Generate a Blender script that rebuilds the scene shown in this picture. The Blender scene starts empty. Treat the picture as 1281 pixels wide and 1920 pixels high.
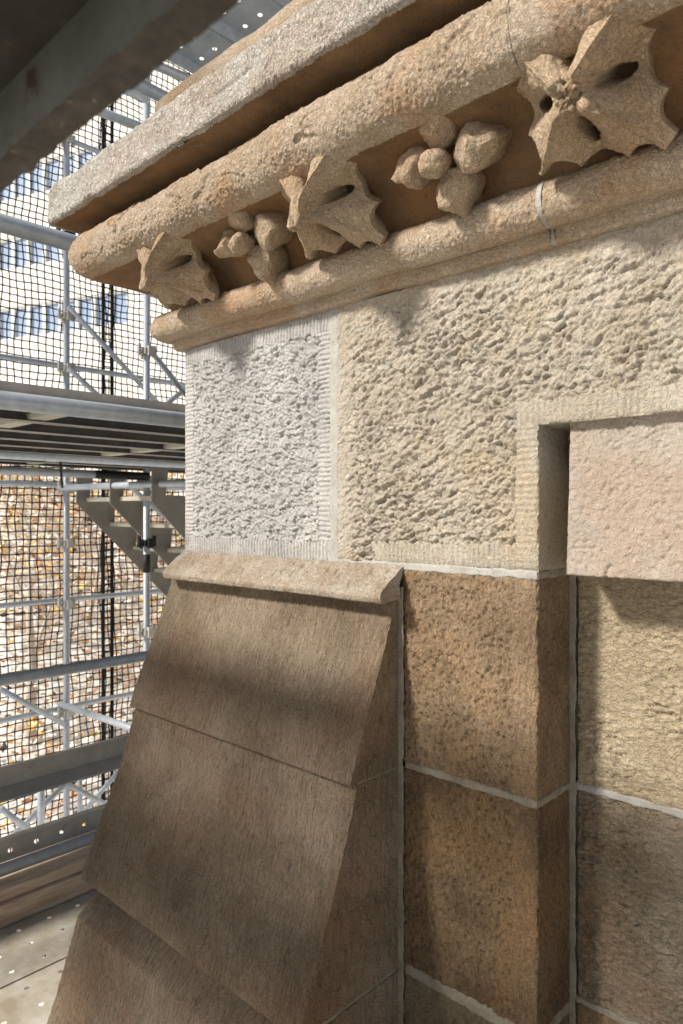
import bpy, math, random
import numpy as np
from mathutils import Vector, Matrix

random.seed(7)
C = bpy.context.scene.collection
SC = bpy.context.scene

# ------------------------------------------------------------------ camera, light, exposure
TH = math.radians(43.3)
cam = bpy.data.cameras.new('camera')
cam.sensor_fit = 'HORIZONTAL'; cam.sensor_width = 36.0; cam.lens = 36.0 * 1318 / 1281
cam.clip_start = 0.02; cam.clip_end = 1500
cam.dof.use_dof = True; cam.dof.focus_distance = 1.45; cam.dof.aperture_fstop = 11
co = bpy.data.objects.new('camera', cam); C.objects.link(co)
co.rotation_euler = (math.pi / 2, 0, TH)
SC.camera = co

SUN_TRAVEL = Vector((0.48, 1.0, -0.86)).normalized()
sun_el = math.asin(-SUN_TRAVEL.z)
sun_az = math.atan2(-SUN_TRAVEL.x, -SUN_TRAVEL.y)          # clockwise from +Y
w = bpy.data.worlds.new('World'); SC.world = w; w.use_nodes = True
nt = w.node_tree
sky = nt.nodes.new('ShaderNodeTexSky'); sky.sky_type = 'NISHITA'; sky.sun_disc = False
sky.sun_elevation = sun_el; sky.sun_rotation = sun_az
sky.air_density = 1.0; sky.dust_density = 2.0; sky.ozone_density = 1.0
bg = nt.nodes['Background']; bg.inputs['Strength'].default_value = 0.055
nt.links.new(sky.outputs[0], bg.inputs[0])
sl = bpy.data.lights.new('sun', 'SUN'); sl.energy = 4.3; sl.angle = math.radians(7.0); sl.color = (1.0, 0.95, 0.87)
so = bpy.data.objects.new('sun', sl); C.objects.link(so)
so.rotation_euler = SUN_TRAVEL.to_track_quat('-Z', 'Y').to_euler()
SC.view_settings.view_transform = 'Standard'; SC.view_settings.look = 'None'
SC.view_settings.exposure = 0.48; SC.view_settings.gamma = 1.0
SC.view_settings.use_curve_mapping = False

# ------------------------------------------------------------------ numpy noise
def _hash(*ints):
    h = np.zeros(ints[0].shape, np.uint32)
    for k, i in zip((0x8da6b343, 0xd8163841, 0xcb1ab31f, 0x165667b1), ints):
        h ^= (i.astype(np.int64) & 0xffffffff).astype(np.uint32) * np.uint32(k)
    h ^= h >> np.uint32(13); h *= np.uint32(0x5bd1e995); h ^= h >> np.uint32(15); h *= np.uint32(0x27d4eb2f); h ^= h >> np.uint32(14)
    return h

def _r(h):
    return (h & np.uint32(0xffff)).astype(np.float32) / 65535.0

def perlin(P, scale, seed=0):
    Q = np.asarray(P, np.float32) / np.asarray(scale, np.float32)
    I = np.floor(Q); F = (Q - I).astype(np.float32); I = I.astype(np.int64)
    U = F * F * F * (F * (F * 6 - 15) + 10)
    def g(dx, dy, dz):
        h = _hash(I[:, 0] + dx, I[:, 1] + dy, I[:, 2] + dz, np.full(len(Q), seed))
        a = _r(h) * 2 - 1; b = _r(h >> np.uint32(8)) * 2 - 1; c = _r(h >> np.uint32(16)) * 2 - 1
        return a * (F[:, 0] - dx) + b * (F[:, 1] - dy) + c * (F[:, 2] - dz)
    def L(a, b, t): return a + (b - a) * t
    x00 = L(g(0, 0, 0), g(1, 0, 0), U[:, 0]); x10 = L(g(0, 1, 0), g(1, 1, 0), U[:, 0])
    x01 = L(g(0, 0, 1), g(1, 0, 1), U[:, 0]); x11 = L(g(0, 1, 1), g(1, 1, 1), U[:, 0])
    return L(L(x00, x10, U[:, 1]), L(x01, x11, U[:, 1]), U[:, 2]) * 1.4

def fbm(P, scale, octs=3, seed=0):
    P = np.asarray(P, np.float32); s = np.asarray(scale, np.float32); r = 0; a = 1.0
    for o in range(octs):
        r = r + a * perlin(P, s, seed + o * 17); s = s / 2.03; a *= 0.5
    return r

def worley2(u, v, seed=0, jit=0.9):
    """nearest-cell distances, random id values and offset from the cell's point"""
    iu = np.floor(u).astype(np.int64); iv = np.floor(v).astype(np.int64)
    f1 = np.full(u.shape, 9.0, np.float32); f2 = f1.copy()
    ra = np.zeros_like(f1); rb = ra.copy(); ou = ra.copy(); ov = ra.copy()
    for du in (-1, 0, 1):
        for dv in (-1, 0, 1):
            h = _hash(iu + du, iv + dv, np.full(u.shape, seed))
            pu = iu + du + .5 + (_r(h) - .5) * jit; pv = iv + dv + .5 + (_r(h >> np.uint32(9)) - .5) * jit
            a = (u - pu).astype(np.float32); b = (v - pv).astype(np.float32)
            d = np.sqrt(a * a + b * b)
            m = d < f1
            f2 = np.where(m, f1, np.minimum(f2, d))
            h2 = _hash(iu + du, iv + dv, np.full(u.shape, seed + 91))
            ra = np.where(m, _r(h2), ra); rb = np.where(m, _r(h2 >> np.uint32(11)), rb)
            ou = np.where(m, a, ou); ov = np.where(m, b, ov)
            f1 = np.where(m, d, f1)
    return f1, f2, ra, rb, ou, ov

def smooth(x, a, b):
    t = np.clip((x - a) / (b - a), 0, 1); return t * t * (3 - 2 * t)

# ------------------------------------------------------------------ mesh helpers
def mesh_np(name, V, Q, smooth_shade=True):
    V = np.asarray(V, np.float32).reshape(-1, 3); Q = np.asarray(Q, np.int32).reshape(-1, 4)
    me = bpy.data.meshes.new(name)
    me.vertices.add(len(V)); me.vertices.foreach_set('co', V.ravel())
    me.loops.add(Q.size); me.loops.foreach_set('vertex_index', Q.ravel())
    me.polygons.add(len(Q)); me.polygons.foreach_set('loop_start', np.arange(0, Q.size, 4, dtype=np.int32))
    me.polygons.foreach_set('use_smooth', np.full(len(Q), smooth_shade))
    me.update(calc_edges=True); me.validate()
    return me

def gridq(H, W, off=0):
    i = np.arange(H * W).reshape(H, W)
    return np.stack([i[:-1, :-1], i[:-1, 1:], i[1:, 1:], i[1:, :-1]], -1).reshape(-1, 4) + off

def gnorm(G):
    du = np.gradient(G, axis=1); dv = np.gradient(G, axis=0)
    n = np.cross(du, dv); return n / (np.linalg.norm(n, axis=-1, keepdims=True) + 1e-12)

def link(name, me, mat, parent=None):
    if mat is not None: me.materials.append(mat)
    o = bpy.data.objects.new(name, me); C.objects.link(o)
    if parent is not None: o.parent = parent
    return o

def empty(name, label, cat, loc=(0, 0, 0), group=None, rz=0):
    o = bpy.data.objects.new(name, None); C.objects.link(o); o.location = loc; o.rotation_euler = (0, 0, rz)
    o.empty_display_size = .1
    return tag(o, label, cat, group)

def tag(o, label=None, cat=None, group=None, kind=None):
    if label: o['label'] = label
    if cat: o['category'] = cat
    if group: o['group'] = group
    if kind: o['kind'] = kind
    return o

class MB:
    """collects quads/tris for one mesh object"""
    def __init__(s): s.v = []; s.f = []
    def box(s, x0, x1, y0, y1, z0, z1):
        n = len(s.v)
        s.v += [(x, y, z) for x in (x0, x1) for y in (y0, y1) for z in (z0, z1)]
        for f in ((0, 1, 3, 2), (4, 6, 7, 5), (0, 4, 5, 1), (2, 3, 7, 6), (0, 2, 6, 4), (1, 5, 7, 3)):
            s.f.append(tuple(n + k for k in f))
        return s
    def prism(s, pts, axis, a, b):
        """closed 2D outline extruded along axis 'x','y','z' from a to b"""
        n = len(s.v); k = len(pts)
        for t in (a, b):
            for p in pts:
                s.v.append({'x': (t, p[0], p[1]), 'y': (p[0], t, p[1]), 'z': (p[0], p[1], t)}[axis])
        s.f.append(tuple(n + i for i in range(k))); s.f.append(tuple(n + k + i for i in reversed(range(k))))
        for i in range(k):
            j = (i + 1) % k; s.f.append((n + i, n + k + i, n + k + j, n + j))
        return s
    def tube(s, p, q, r, seg=12, r2=None, caps=True):
        p = Vector(p); q = Vector(q); d = (q - p).normalized(); r2 = r if r2 is None else r2
        a = d.orthogonal().normalized(); b = d.cross(a); n = len(s.v)
        for c, rr in ((p, r), (q, r2)):
            for i in range(seg):
                t = 2 * math.pi * i / seg; s.v.append(tuple(c + (a * math.cos(t) + b * math.sin(t)) * rr))
        for i in range(seg):
            j = (i + 1) % seg; s.f.append((n + i, n + j, n + seg + j, n + seg + i))
        if caps:
            s.f.append(tuple(n + i for i in reversed(range(seg)))); s.f.append(tuple(n + seg + i for i in range(seg)))
        return s
    def build(s, name, mat, parent=None, shade=False, bev=0):
        me = bpy.data.meshes.new(name); me.from_pydata(s.v, [], s.f); me.update()
        if shade:
            for p in me.polygons: p.use_smooth = len(p.vertices) == 4
        o = link(name, me, mat, parent)
        if bev:
            m = o.modifiers.new('bevel', 'BEVEL'); m.width = bev; m.segments = 2; m.limit_method = 'ANGLE'
        return o

# ------------------------------------------------------------------ materials
def _mat(name):
    m = bpy.data.materials.new(name); m.use_nodes = True
    t = m.node_tree; return m, t, t.nodes, t.links, t.nodes['Principled BSDF']

def stone_mat(name, base, alt, stain=None, stain_amt=.4, scale=6.0, streak=None, grain=.25, bump=.35, seed=0.0, spots=None, rough=.92, dust=None, crust=None, dim=1.0, speck=.7):
    """sandstone: two mixed tones, an iron stain, grain speckle, fine bump"""
    m, t, N, L, b = _mat(name)
    dm = lambda c: tuple(v * DIM * dim for v in c) if c else c
    base, alt, stain, spots, dust = dm(base), dm(alt), dm(stain), dm(spots), dm(dust)
    tc = N.new('ShaderNodeTexCoord'); mp = N.new('ShaderNodeMapping'); L.new(tc.outputs['Object'], mp.inputs[0])
    mp.inputs['Location'].default_value = (seed, seed * .7, seed * 1.3)
    ms = mp
    if streak:
        ms = N.new('ShaderNodeMapping'); L.new(tc.outputs['Object'], ms.inputs[0]); ms.inputs['Scale'].default_value = streak
    def noise(s, d, rough_=.6, vec=None, dist=0):
        n = N.new('ShaderNodeTexNoise'); n.inputs['Scale'].default_value = s; n.inputs['Detail'].default_value = d
        n.inputs['Roughness'].default_value = rough_; n.inputs['Distortion'].default_value = dist
        L.new((vec or mp).outputs[0], n.inputs['Vector']); return n
    def ramp(src, a, c):
        r = N.new('ShaderNodeMapRange'); r.inputs[1].default_value = a; r.inputs[2].default_value = c; L.new(src, r.inputs[0]); return r.outputs[0]
    def mix(fac, A, B, mode='MIX'):
        x = N.new('ShaderNodeMix'); x.data_type = 'RGBA'; x.blend_type = mode
        if isinstance(fac, float): x.inputs[0].default_value = fac
        else: L.new(fac, x.inputs[0])
        for v, i in ((A, 6), (B, 7)):
            if isinstance(v, tuple): x.inputs[i].default_value = (*v, 1)
            else: L.new(v, x.inputs[i])
        return x.outputs[2]
    n1 = noise(scale, 6, .65)
    col = mix(ramp(n1.outputs[0], .40, .60), base, alt)
    if stain:
        n2 = noise(scale * .55, 5, .6, dist=.6)
        f = ramp(n2.outputs[0], .50, .62)
        mm = N.new('ShaderNodeMath'); mm.operation = 'MULTIPLY'; mm.inputs[1].default_value = stain_amt; L.new(f, mm.inputs[0])
        col = mix(mm.outputs[0], col, stain)
    if spots:
        n4 = noise(scale * 1.6, 8, .72, dist=.3)
        f = ramp(n4.outputs[0], .60, .72)
        mm = N.new('ShaderNodeMath'); mm.operation = 'MULTIPLY'; mm.inputs[1].default_value = .75; L.new(f, mm.inputs[0])
        col = mix(mm.outputs[0], col, spots)
    if dust:
        n5 = noise(45, 5, .7, vec=tc)
        n5.inputs['Vector'].links and None
        f = ramp(n5.outputs[0], .54, .74)
        mm = N.new('ShaderNodeMath'); mm.operation = 'MULTIPLY'; mm.inputs[1].default_value = .6; L.new(f, mm.inputs[0])
        col = mix(mm.outputs[0], col, dust)
    obj = N.new('ShaderNodeMapping'); L.new(tc.outputs['Object'], obj.inputs[0])
    ng = noise(420, 3, .7, vec=obj)
    g = ramp(ng.outputs[0], .25, .75)
    gr = N.new('ShaderNodeMix'); gr.data_type = 'RGBA'; gr.inputs[6].default_value = (1 - grain, 1 - grain, 1 - grain, 1); gr.inputs[7].default_value = (1 + grain * .6,) * 3 + (1,)
    L.new(g, gr.inputs[0])
    col = mix(1.0, col, gr.outputs[2], 'MULTIPLY')
    if speck:            # mineral and dirt flecks
        for sc_, lo, hi, v in ((170, .40, .32, 1 - .50 * speck), (210, .62, .70, 1 + .38 * speck), (75, .38, .28, 1 - .38 * speck)):
            nn = noise(sc_, 3, .65, vec=ms if streak else obj)
            fl = ramp(nn.outputs[0], lo, hi)
            fm = N.new('ShaderNodeMix'); fm.data_type = 'RGBA'; fm.inputs[6].default_value = (1, 1, 1, 1); fm.inputs[7].default_value = (v, v, v * .97, 1); L.new(fl, fm.inputs[0])
            col = mix(1.0, col, fm.outputs[2], 'MULTIPLY')
    L.new(col, b.inputs['Base Color']); b.inputs['Roughness'].default_value = rough
    b.inputs['Specular IOR Level'].default_value = .25
    nb = noise(260, 4, .75, vec=ms if streak else obj)
    bp = N.new('ShaderNodeBump'); bp.inputs['Strength'].default_value = bump; bp.inputs['Distance'].default_value = .004
    L.new(nb.outputs[0], bp.inputs['Height'])
    if crust:            # worm-like crust of a weathered surface: (scale, distance)
        nc = noise(crust[0], 3, .6, vec=ms if streak else obj, dist=.8)
        sb = N.new('ShaderNodeMath'); sb.operation = 'SUBTRACT'; sb.inputs[1].default_value = .5; L.new(nc.outputs[0], sb.inputs[0])
        ab = N.new('ShaderNodeMath'); ab.operation = 'ABSOLUTE'; L.new(sb.outputs[0], ab.inputs[0])
        rm = N.new('ShaderNodeMapRange'); rm.inputs[1].default_value = 0; rm.inputs[2].default_value = .12; L.new(ab.outputs[0], rm.inputs[0])
        b2 = N.new('ShaderNodeBump'); b2.inputs['Strength'].default_value = 1; b2.inputs['Distance'].default_value = crust[1]
        L.new(rm.outputs[0], b2.inputs['Height']); L.new(b2.outputs[0], bp.inputs['Normal'])
    L.new(bp.outputs[0], b.inputs['Normal'])
    return m
DIM = .80

def metal_mat(name, base, alt, rough=.45, metallic=.75, scale=14, rust=None, rust_lo=.58, bump=.1):
    m, t, N, L, b = _mat(name)
    tc = N.new('ShaderNodeTexCoord')
    n = N.new('ShaderNodeTexNoise'); n.inputs['Scale'].default_value = scale; n.inputs['Detail'].default_value = 6; n.inputs['Roughness'].default_value = .7
    L.new(tc.outputs['Object'], n.inputs['Vector'])
    r = N.new('ShaderNodeMapRange'); r.inputs[1].default_value = .35; r.inputs[2].default_value = .65; L.new(n.outputs[0], r.inputs[0])
    x = N.new('ShaderNodeMix'); x.data_type = 'RGBA'; x.inputs[6].default_value = (*base, 1); x.inputs[7].default_value = (*alt, 1); L.new(r.outputs[0], x.inputs[0])
    col = x.outputs[2]
    b.inputs['Metallic'].default_value = metallic
    if rust:
        n2 = N.new('ShaderNodeTexNoise'); n2.inputs['Scale'].default_value = scale * 1.4; n2.inputs['Detail'].default_value = 8; n2.inputs['Roughness'].default_value = .75
        L.new(tc.outputs['Object'], n2.inputs['Vector'])
        r2 = N.new('ShaderNodeMapRange'); r2.inputs[1].default_value = rust_lo; r2.inputs[2].default_value = rust_lo + .08; L.new(n2.outputs[0], r2.inputs[0])
        x2 = N.new('ShaderNodeMix'); x2.data_type = 'RGBA'; L.new(r2.outputs[0], x2.inputs[0]); L.new(col, x2.inputs[6]); x2.inputs[7].default_value = (*rust, 1)
        col = x2.outputs[2]
        iv = N.new('ShaderNodeMapRange'); iv.inputs[3].default_value = metallic; iv.inputs[4].default_value = 0; L.new(r2.outputs[0], iv.inputs[0]); L.new(iv.outputs[0], b.inputs['Metallic'])
    L.new(col, b.inputs['Base Color'])
    rr = N.new('ShaderNodeMapRange'); rr.inputs[3].default_value = rough - .1; rr.inputs[4].default_value = rough + .15; L.new(n.outputs[0], rr.inputs[0]); L.new(rr.outputs[0], b.inputs['Roughness'])
    bp = N.new('ShaderNodeBump'); bp.inputs['Strength'].default_value = bump; bp.inputs['Distance'].default_value = .002; L.new(n.outputs[0], bp.inputs['Height']); L.new(bp.outputs[0], b.inputs['Normal'])
    return m

def plain_mat(name, col, rough=.8, metallic=0, alt=None, scale=8, stretch=(1, 1, 1), spec=.3):
    m, t, N, L, b = _mat(name)
    b.inputs['Roughness'].default_value = rough; b.inputs['Metallic'].default_value = metallic; b.inputs['Specular IOR Level'].default_value = spec
    alt = alt or tuple(c * .75 for c in col)
    tc = N.new('ShaderNodeTexCoord'); mp = N.new('ShaderNodeMapping'); mp.inputs['Scale'].default_value = stretch; L.new(tc.outputs['Object'], mp.inputs[0])
    n = N.new('ShaderNodeTexNoise'); n.inputs['Scale'].default_value = scale; n.inputs['Detail'].default_value = 6; n.inputs['Roughness'].default_value = .65; L.new(mp.outputs[0], n.inputs['Vector'])
    r = N.new('ShaderNodeMapRange'); r.inputs[1].default_value = .35; r.inputs[2].default_value = .65; L.new(n.outputs[0], r.inputs[0])
    x = N.new('ShaderNodeMix'); x.data_type = 'RGBA'; x.inputs[6].default_value = (*col, 1); x.inputs[7].default_value = (*alt, 1); L.new(r.outputs[0], x.inputs[0])
    L.new(x.outputs[2], b.inputs['Base Color'])
    bp = N.new('ShaderNodeBump'); bp.inputs['Strength'].default_value = .2; bp.inputs['Distance'].default_value = .002; L.new(n.outputs[0], bp.inputs['Height']); L.new(bp.outputs[0], b.inputs['Normal'])
    return m

M = {}
M['slab'] = stone_mat('weathered_buff_sandstone', (.78, .73, .65), (.62, .56, .48), (.60, .43, .30), .32, 9, seed=1.1, spots=(.90, .87, .82), grain=.3, crust=(120, .0022), bump=.5)
M['roll'] = stone_mat('pinkish_sandstone', (.69, .56, .425), (.57, .43, .295), (.64, .37, .20), .5, 9, seed=2.3, spots=(.70, .63, .54), grain=.28, crust=(130, .0016), bump=.5)
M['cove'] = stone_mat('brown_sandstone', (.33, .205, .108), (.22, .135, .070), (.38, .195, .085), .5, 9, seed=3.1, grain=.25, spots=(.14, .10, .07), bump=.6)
M['carve'] = stone_mat('carved_sandstone', (.74, .575, .40), (.60, .44, .29), (.68, .46, .28), .5, 14, seed=4.2, grain=.34, bump=.8, crust=(140, .0015), spots=(.70, .58, .44))
M['big'] = stone_mat('cream_sandstone', (.645, .575, .475), (.545, .475, .375), (.58, .44, .26), .42, 7, seed=5.3, spots=(.48, .45, .41), grain=.28, bump=.6, crust=(110, .0012))
M['corner'] = stone_mat('fresh_grey_sandstone', (.68, .65, .615), (.57, .545, .515), None, 0, 7, seed=6.1, grain=.28, spots=(.58, .56, .54), bump=.6, crust=(130, .0010))
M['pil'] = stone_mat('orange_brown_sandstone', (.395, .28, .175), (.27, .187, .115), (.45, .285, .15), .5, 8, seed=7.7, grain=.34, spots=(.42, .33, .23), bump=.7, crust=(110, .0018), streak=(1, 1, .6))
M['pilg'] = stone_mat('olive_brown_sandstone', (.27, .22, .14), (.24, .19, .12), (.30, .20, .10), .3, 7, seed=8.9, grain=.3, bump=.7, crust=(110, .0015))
M['pil2'] = stone_mat('darkened_brown_sandstone', (.31, .21, .122), (.205, .138, .08), (.37, .22, .105), .55, 8, seed=27.7, grain=.34, spots=(.34, .265, .185), bump=.7, crust=(110, .0018), streak=(1, 1, .6))  # darker copy of pil, partly own variation, partly shade put into the colour
M['p2'] = stone_mat('yellow_sandstone', (.60, .50, .35), (.49, .39, .26), (.50, .34, .18), .5, 6, seed=9.4, grain=.28, spots=(.46, .40, .31), bump=.6, crust=(100, .0018), streak=(.6, 1, 1.2))
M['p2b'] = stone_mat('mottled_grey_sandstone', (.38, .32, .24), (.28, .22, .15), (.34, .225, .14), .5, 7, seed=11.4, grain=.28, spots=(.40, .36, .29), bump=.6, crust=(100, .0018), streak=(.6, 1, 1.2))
M['lintel'] = stone_mat('pale_pink_sandstone', (.56, .49, .42), (.48, .405, .335), (.50, .36, .25), .45, 7, seed=12.7, grain=.2, spots=(.54, .50, .46), bump=.55, crust=(90, .0008))
M['but'] = stone_mat('grey_brown_sandstone', (.37, .288, .205), (.245, .183, .122), (.31, .19, .115), .45, 6, seed=13.7, grain=.4, bump=1.0, dust=(.36, .31, .25), streak=(1.1, .3, .28), crust=(130, .0015))
M['ledge'] = stone_mat('dusty_sandstone', (.62, .54, .44), (.50, .40, .29), (.40, .27, .17), .4, 14, seed=15.2, grain=.3, spots=(.54, .50, .44), bump=.7, crust=(120, .0014))
M['mortar'] = stone_mat('pale_lime_mortar', (.40, .36, .29), (.29, .25, .19), None, 0, 20, seed=16.2, grain=.18)
M['mortar_w'] = stone_mat('white_lime_mortar', (.52, .50, .46), (.43, .40, .36), None, 0, 20, seed=17.2, grain=.18)

# ------------------------------------------------------------------ stone relief (metres, along the outward normal)
def relief_rough(P, u, v, cell=(.026, .015), amp=.0058, ang=22, seed=1):
    a = math.radians(ang)
    wx = .012 * fbm(P, .035, 3, seed + 5); wy = .009 * fbm(P, .03, 3, seed + 6)
    us = (u + wx) * math.cos(a) + (v + wy) * math.sin(a); vs = -(u + wx) * math.sin(a) + (v + wy) * math.cos(a)
    f1, f2, ra, rb, ou, ov = worley2(us / cell[0], vs / cell[1], seed)
    h = .55 * ((ra - .5) * .8 - ov * (.3 + .9 * rb) - f1 * .25 + .5 * ou * (rb - .5))
    f1, f2, ra, rb, ou, ov = worley2((us + .3) / (cell[0] * .55), (vs + .7) / (cell[1] * .6), seed + 3)
    h = h + .34 * ((ra - .5) * .7 - ov * .8 - f1 * .3)
    Q = np.stack([us, vs, np.zeros_like(us)], -1)                      # chips with broken, stepped edges
    q = fbm(Q, (cell[0] * 1.1, cell[1] * 1.2, 1), 3, seed + 11) * 1.6; st = np.floor(q * 2.2); fr = q * 2.2 - st
    h = h + .55 * (st + smooth(fr, .55, 1.0)) / 2.2 * .8
    return amp * (h + .45 * fbm(P, .055, 2, seed + 7) + .30 * fbm(P, .0075, 2, seed + 8))

def relief_chisel(s, P, pitch=.0075, amp=.0016, seed=2):
    ph = 2 * math.pi * (s + .0016 * perlin(P, .02, seed)) / pitch + 2.0 * perlin(P, .06, seed + 1)
    return amp * (np.abs(np.sin(ph / 2)) ** .7 - 1) * (.7 + .5 * perlin(P, .03, seed + 3)) + .0004 * perlin(P, .005, seed + 4)

def relief_picked(P, u=None, v=None, amp=.0020, s=.008, seed=3):
    n = perlin(P, s, seed); n2 = perlin(P, s * .55, seed + 1)
    msk = smooth(perlin(P, .06, seed + 2), -.35, .25)
    return amp * ((np.abs(n) * 1.6 - .5) * (.35 + .65 * msk) + (np.abs(n2) - .3) * .5) + amp * 1.3 * fbm(P, .07, 2, seed + 3)

def relief_pits(P, u, v, amp=.003, cell=(.010, .016), seed=4, ang=0, dens=.5):
    a = math.radians(ang)
    us = u * math.cos(a) + v * math.sin(a); vs = -u * math.sin(a) + v * math.cos(a)
    us = us + perlin(P, .02, seed + 3) * .004; vs = vs + perlin(P, .02, seed + 4) * .004
    f1, f2, ra, rb, ou, ov = worley2(us / cell[0], vs / cell[1], seed)
    pit = smooth(.52 - f1 * (1 + .5 * rb), 0, .35) * (ra < dens)
    return -amp * pit * (.5 + .5 * rb) + amp * .35 * fbm(P, .006, 2, seed + 5) + amp * .5 * fbm(P, .06, 2, seed + 6)

def relief_streak(P, u, v, amp=.0011, seed=5):
    Q = np.stack([u, v, np.zeros_like(u)], -1)
    n = perlin(Q + np.array([0, 0, .3]), (.0042, .021, 1), seed); n2 = perlin(Q, (.008, .06, 1), seed + 1)
    return amp * (np.abs(n) * 1.4 + n2 * .6) + amp * 1.0 * fbm(P, .09, 2, seed + 2) + amp * .5 * perlin(P, .005, seed + 3)

def edge_wear(d, P, w=.006, amp=.0035, seed=9):
    """d: distance to the nearest free edge"""
    ww = w * (1 + .9 * fbm(P, .03, 2, seed))
    return -amp * np.exp(-np.clip(d, 0, 1) / np.maximum(ww, .0015))

# ------------------------------------------------------------------ generic stones
def sheet(G, fn, flip=False):
    """displace grid G (H,W,3) along its normal by fn(P)"""
    n = gnorm(G); n = -n if flip else n
    return G + n * fn(G.reshape(-1, 3)).reshape(G.shape[:2])[..., None]

def concat(parts):
    V = []; Q = []; k = 0
    for G, keep in parts:
        H, W = G.shape[:2]; q = gridq(H, W)
        if keep is not None: q = q[keep.ravel()]
        V.append(G.reshape(-1, 3)); Q.append(q + k); k += H * W
    return np.concatenate(V), np.concatenate(Q)

def path_block(name, mat, parent, path, z0, z1, relief, res=.0025, rad=.005, wear=.0035, free=(True, True, True, True), seed=0):
    """ashlar block: vertical sheet along a plan polyline (outward normal to the right of travel reversed),
    rounded at inner corners, top and bottom edges turned back into the wall, relief(P,u,v)"""
    pts = [Vector((*p, 0)) for p in path]
    plan = []
    for i, p in enumerate(pts):
        if 0 < i < len(pts) - 1:
            a = (pts[i - 1] - p).normalized(); b = (pts[i + 1] - p).normalized()
            for k in range(5):
                t = k / 4; plan.append(tuple((p + a * rad * (1 - t) ** 2 + b * rad * t ** 2)[:2]))
        else: plan.append(tuple(p[:2]))
    plan = np.array(plan); seg = np.linalg.norm(np.diff(plan, axis=0), axis=1); s = np.concatenate([[0], np.cumsum(seg)])
    W = max(3, int(s[-1] / res)); u = np.linspace(0, s[-1], W)
    px = np.interp(u, s, plan[:, 0]); py = np.interp(u, s, plan[:, 1])
    H = max(3, int((z1 - z0) / res)); v = np.linspace(z0, z1, H)
    G = np.zeros((H, W, 3)); G[..., 0] = px; G[..., 1] = py; G[..., 2] = v[:, None]
    UU, VV = np.meshgrid(u, v)
    dd = np.full(UU.shape, 9.0)
    if free[0]: dd = np.minimum(dd, UU)
    if free[1]: dd = np.minimum(dd, s[-1] - UU)
    if free[2]: dd = np.minimum(dd, VV - z0)
    if free[3]: dd = np.minimum(dd, z1 - VV)
    for i in range(1, len(pts) - 1):        # arris between two faces
        sc = np.interp(0, [0, 1], [0, 1])
        k = np.argmin(np.linalg.norm(plan - np.array(pts[i][:2]), axis=1)); dd = np.minimum(dd, np.abs(UU - s[k]) + .001)
    P = G.reshape(-1, 3)
    h = relief(P, UU.ravel(), VV.ravel()).reshape(UU.shape) + edge_wear(dd.ravel(), P, amp=wear, seed=seed + 9).reshape(UU.shape)
    n = gnorm(G)
    G2 = G + n * h[..., None]
    # turn top and bottom back by 4 cm so the joints have depth
    back = -n * .04
    top = np.stack([G2[-1], G2[-1] + back[-1]]); bot = np.stack([G2[0] + back[0], G2[0]])
    V, Q = concat([(G2, None), (top, None), (bot, None)])
    return link(name, mesh_np(name, V, Q), mat, parent)

# ================================================================== THE STONE BUILDING
XC = -1.479                      # left corner of the main wall face, which lies in the plane Y = 1
bld = empty('stone_building', 'old sandstone building with carved leaf cornice, rough tooled blocks and sloped buttress', 'building', (-.8, 1.2, -12))
def bl(o):                       # children keep world coordinates
    o.matrix_parent_inverse = bld.matrix_basis.inverted() if False else Matrix.Translation((.8, -1.2, 12)); return o

# ---- corner stone (new, grey) with chiselled margins
def rel_corner(P, u, v):
    W = .507; z0, z1 = -.099, .402
    uf = u - RET                     # distance from the arris along the front
    du = np.minimum(np.abs(uf), np.abs(W - uf)); dv0 = v - z0; dv1 = z1 - v
    m_side = np.minimum(du, 9); mw = .036 + .006 * perlin(P, .02, 40)
    rough = relief_rough(P, u, v, (.019, .011), .0075, -14, 21) - .001
    side = relief_chisel(v, P, .0098, .0058, 50); vert = relief_chisel(u, P, .0098, .0058, 51)
    mv = np.minimum(dv0, dv1)
    h = np.where(m_side < mw, side, rough); h = np.where((mv < mw + .004) , vert, h)
    ret = relief_chisel(v, P, .0072, .0015, 52)
    return np.where(uf < 0, ret, h)
RET = .16
bl(tag(path_block('ashlar_block', M['corner'], bld, [(XC, 1 + RET), (XC, 1), (-.972, 1)], -.099, .402, rel_corner, .0017, wear=.002, rad=.004),
    'pale grey new corner block with chiselled margins'))

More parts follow.
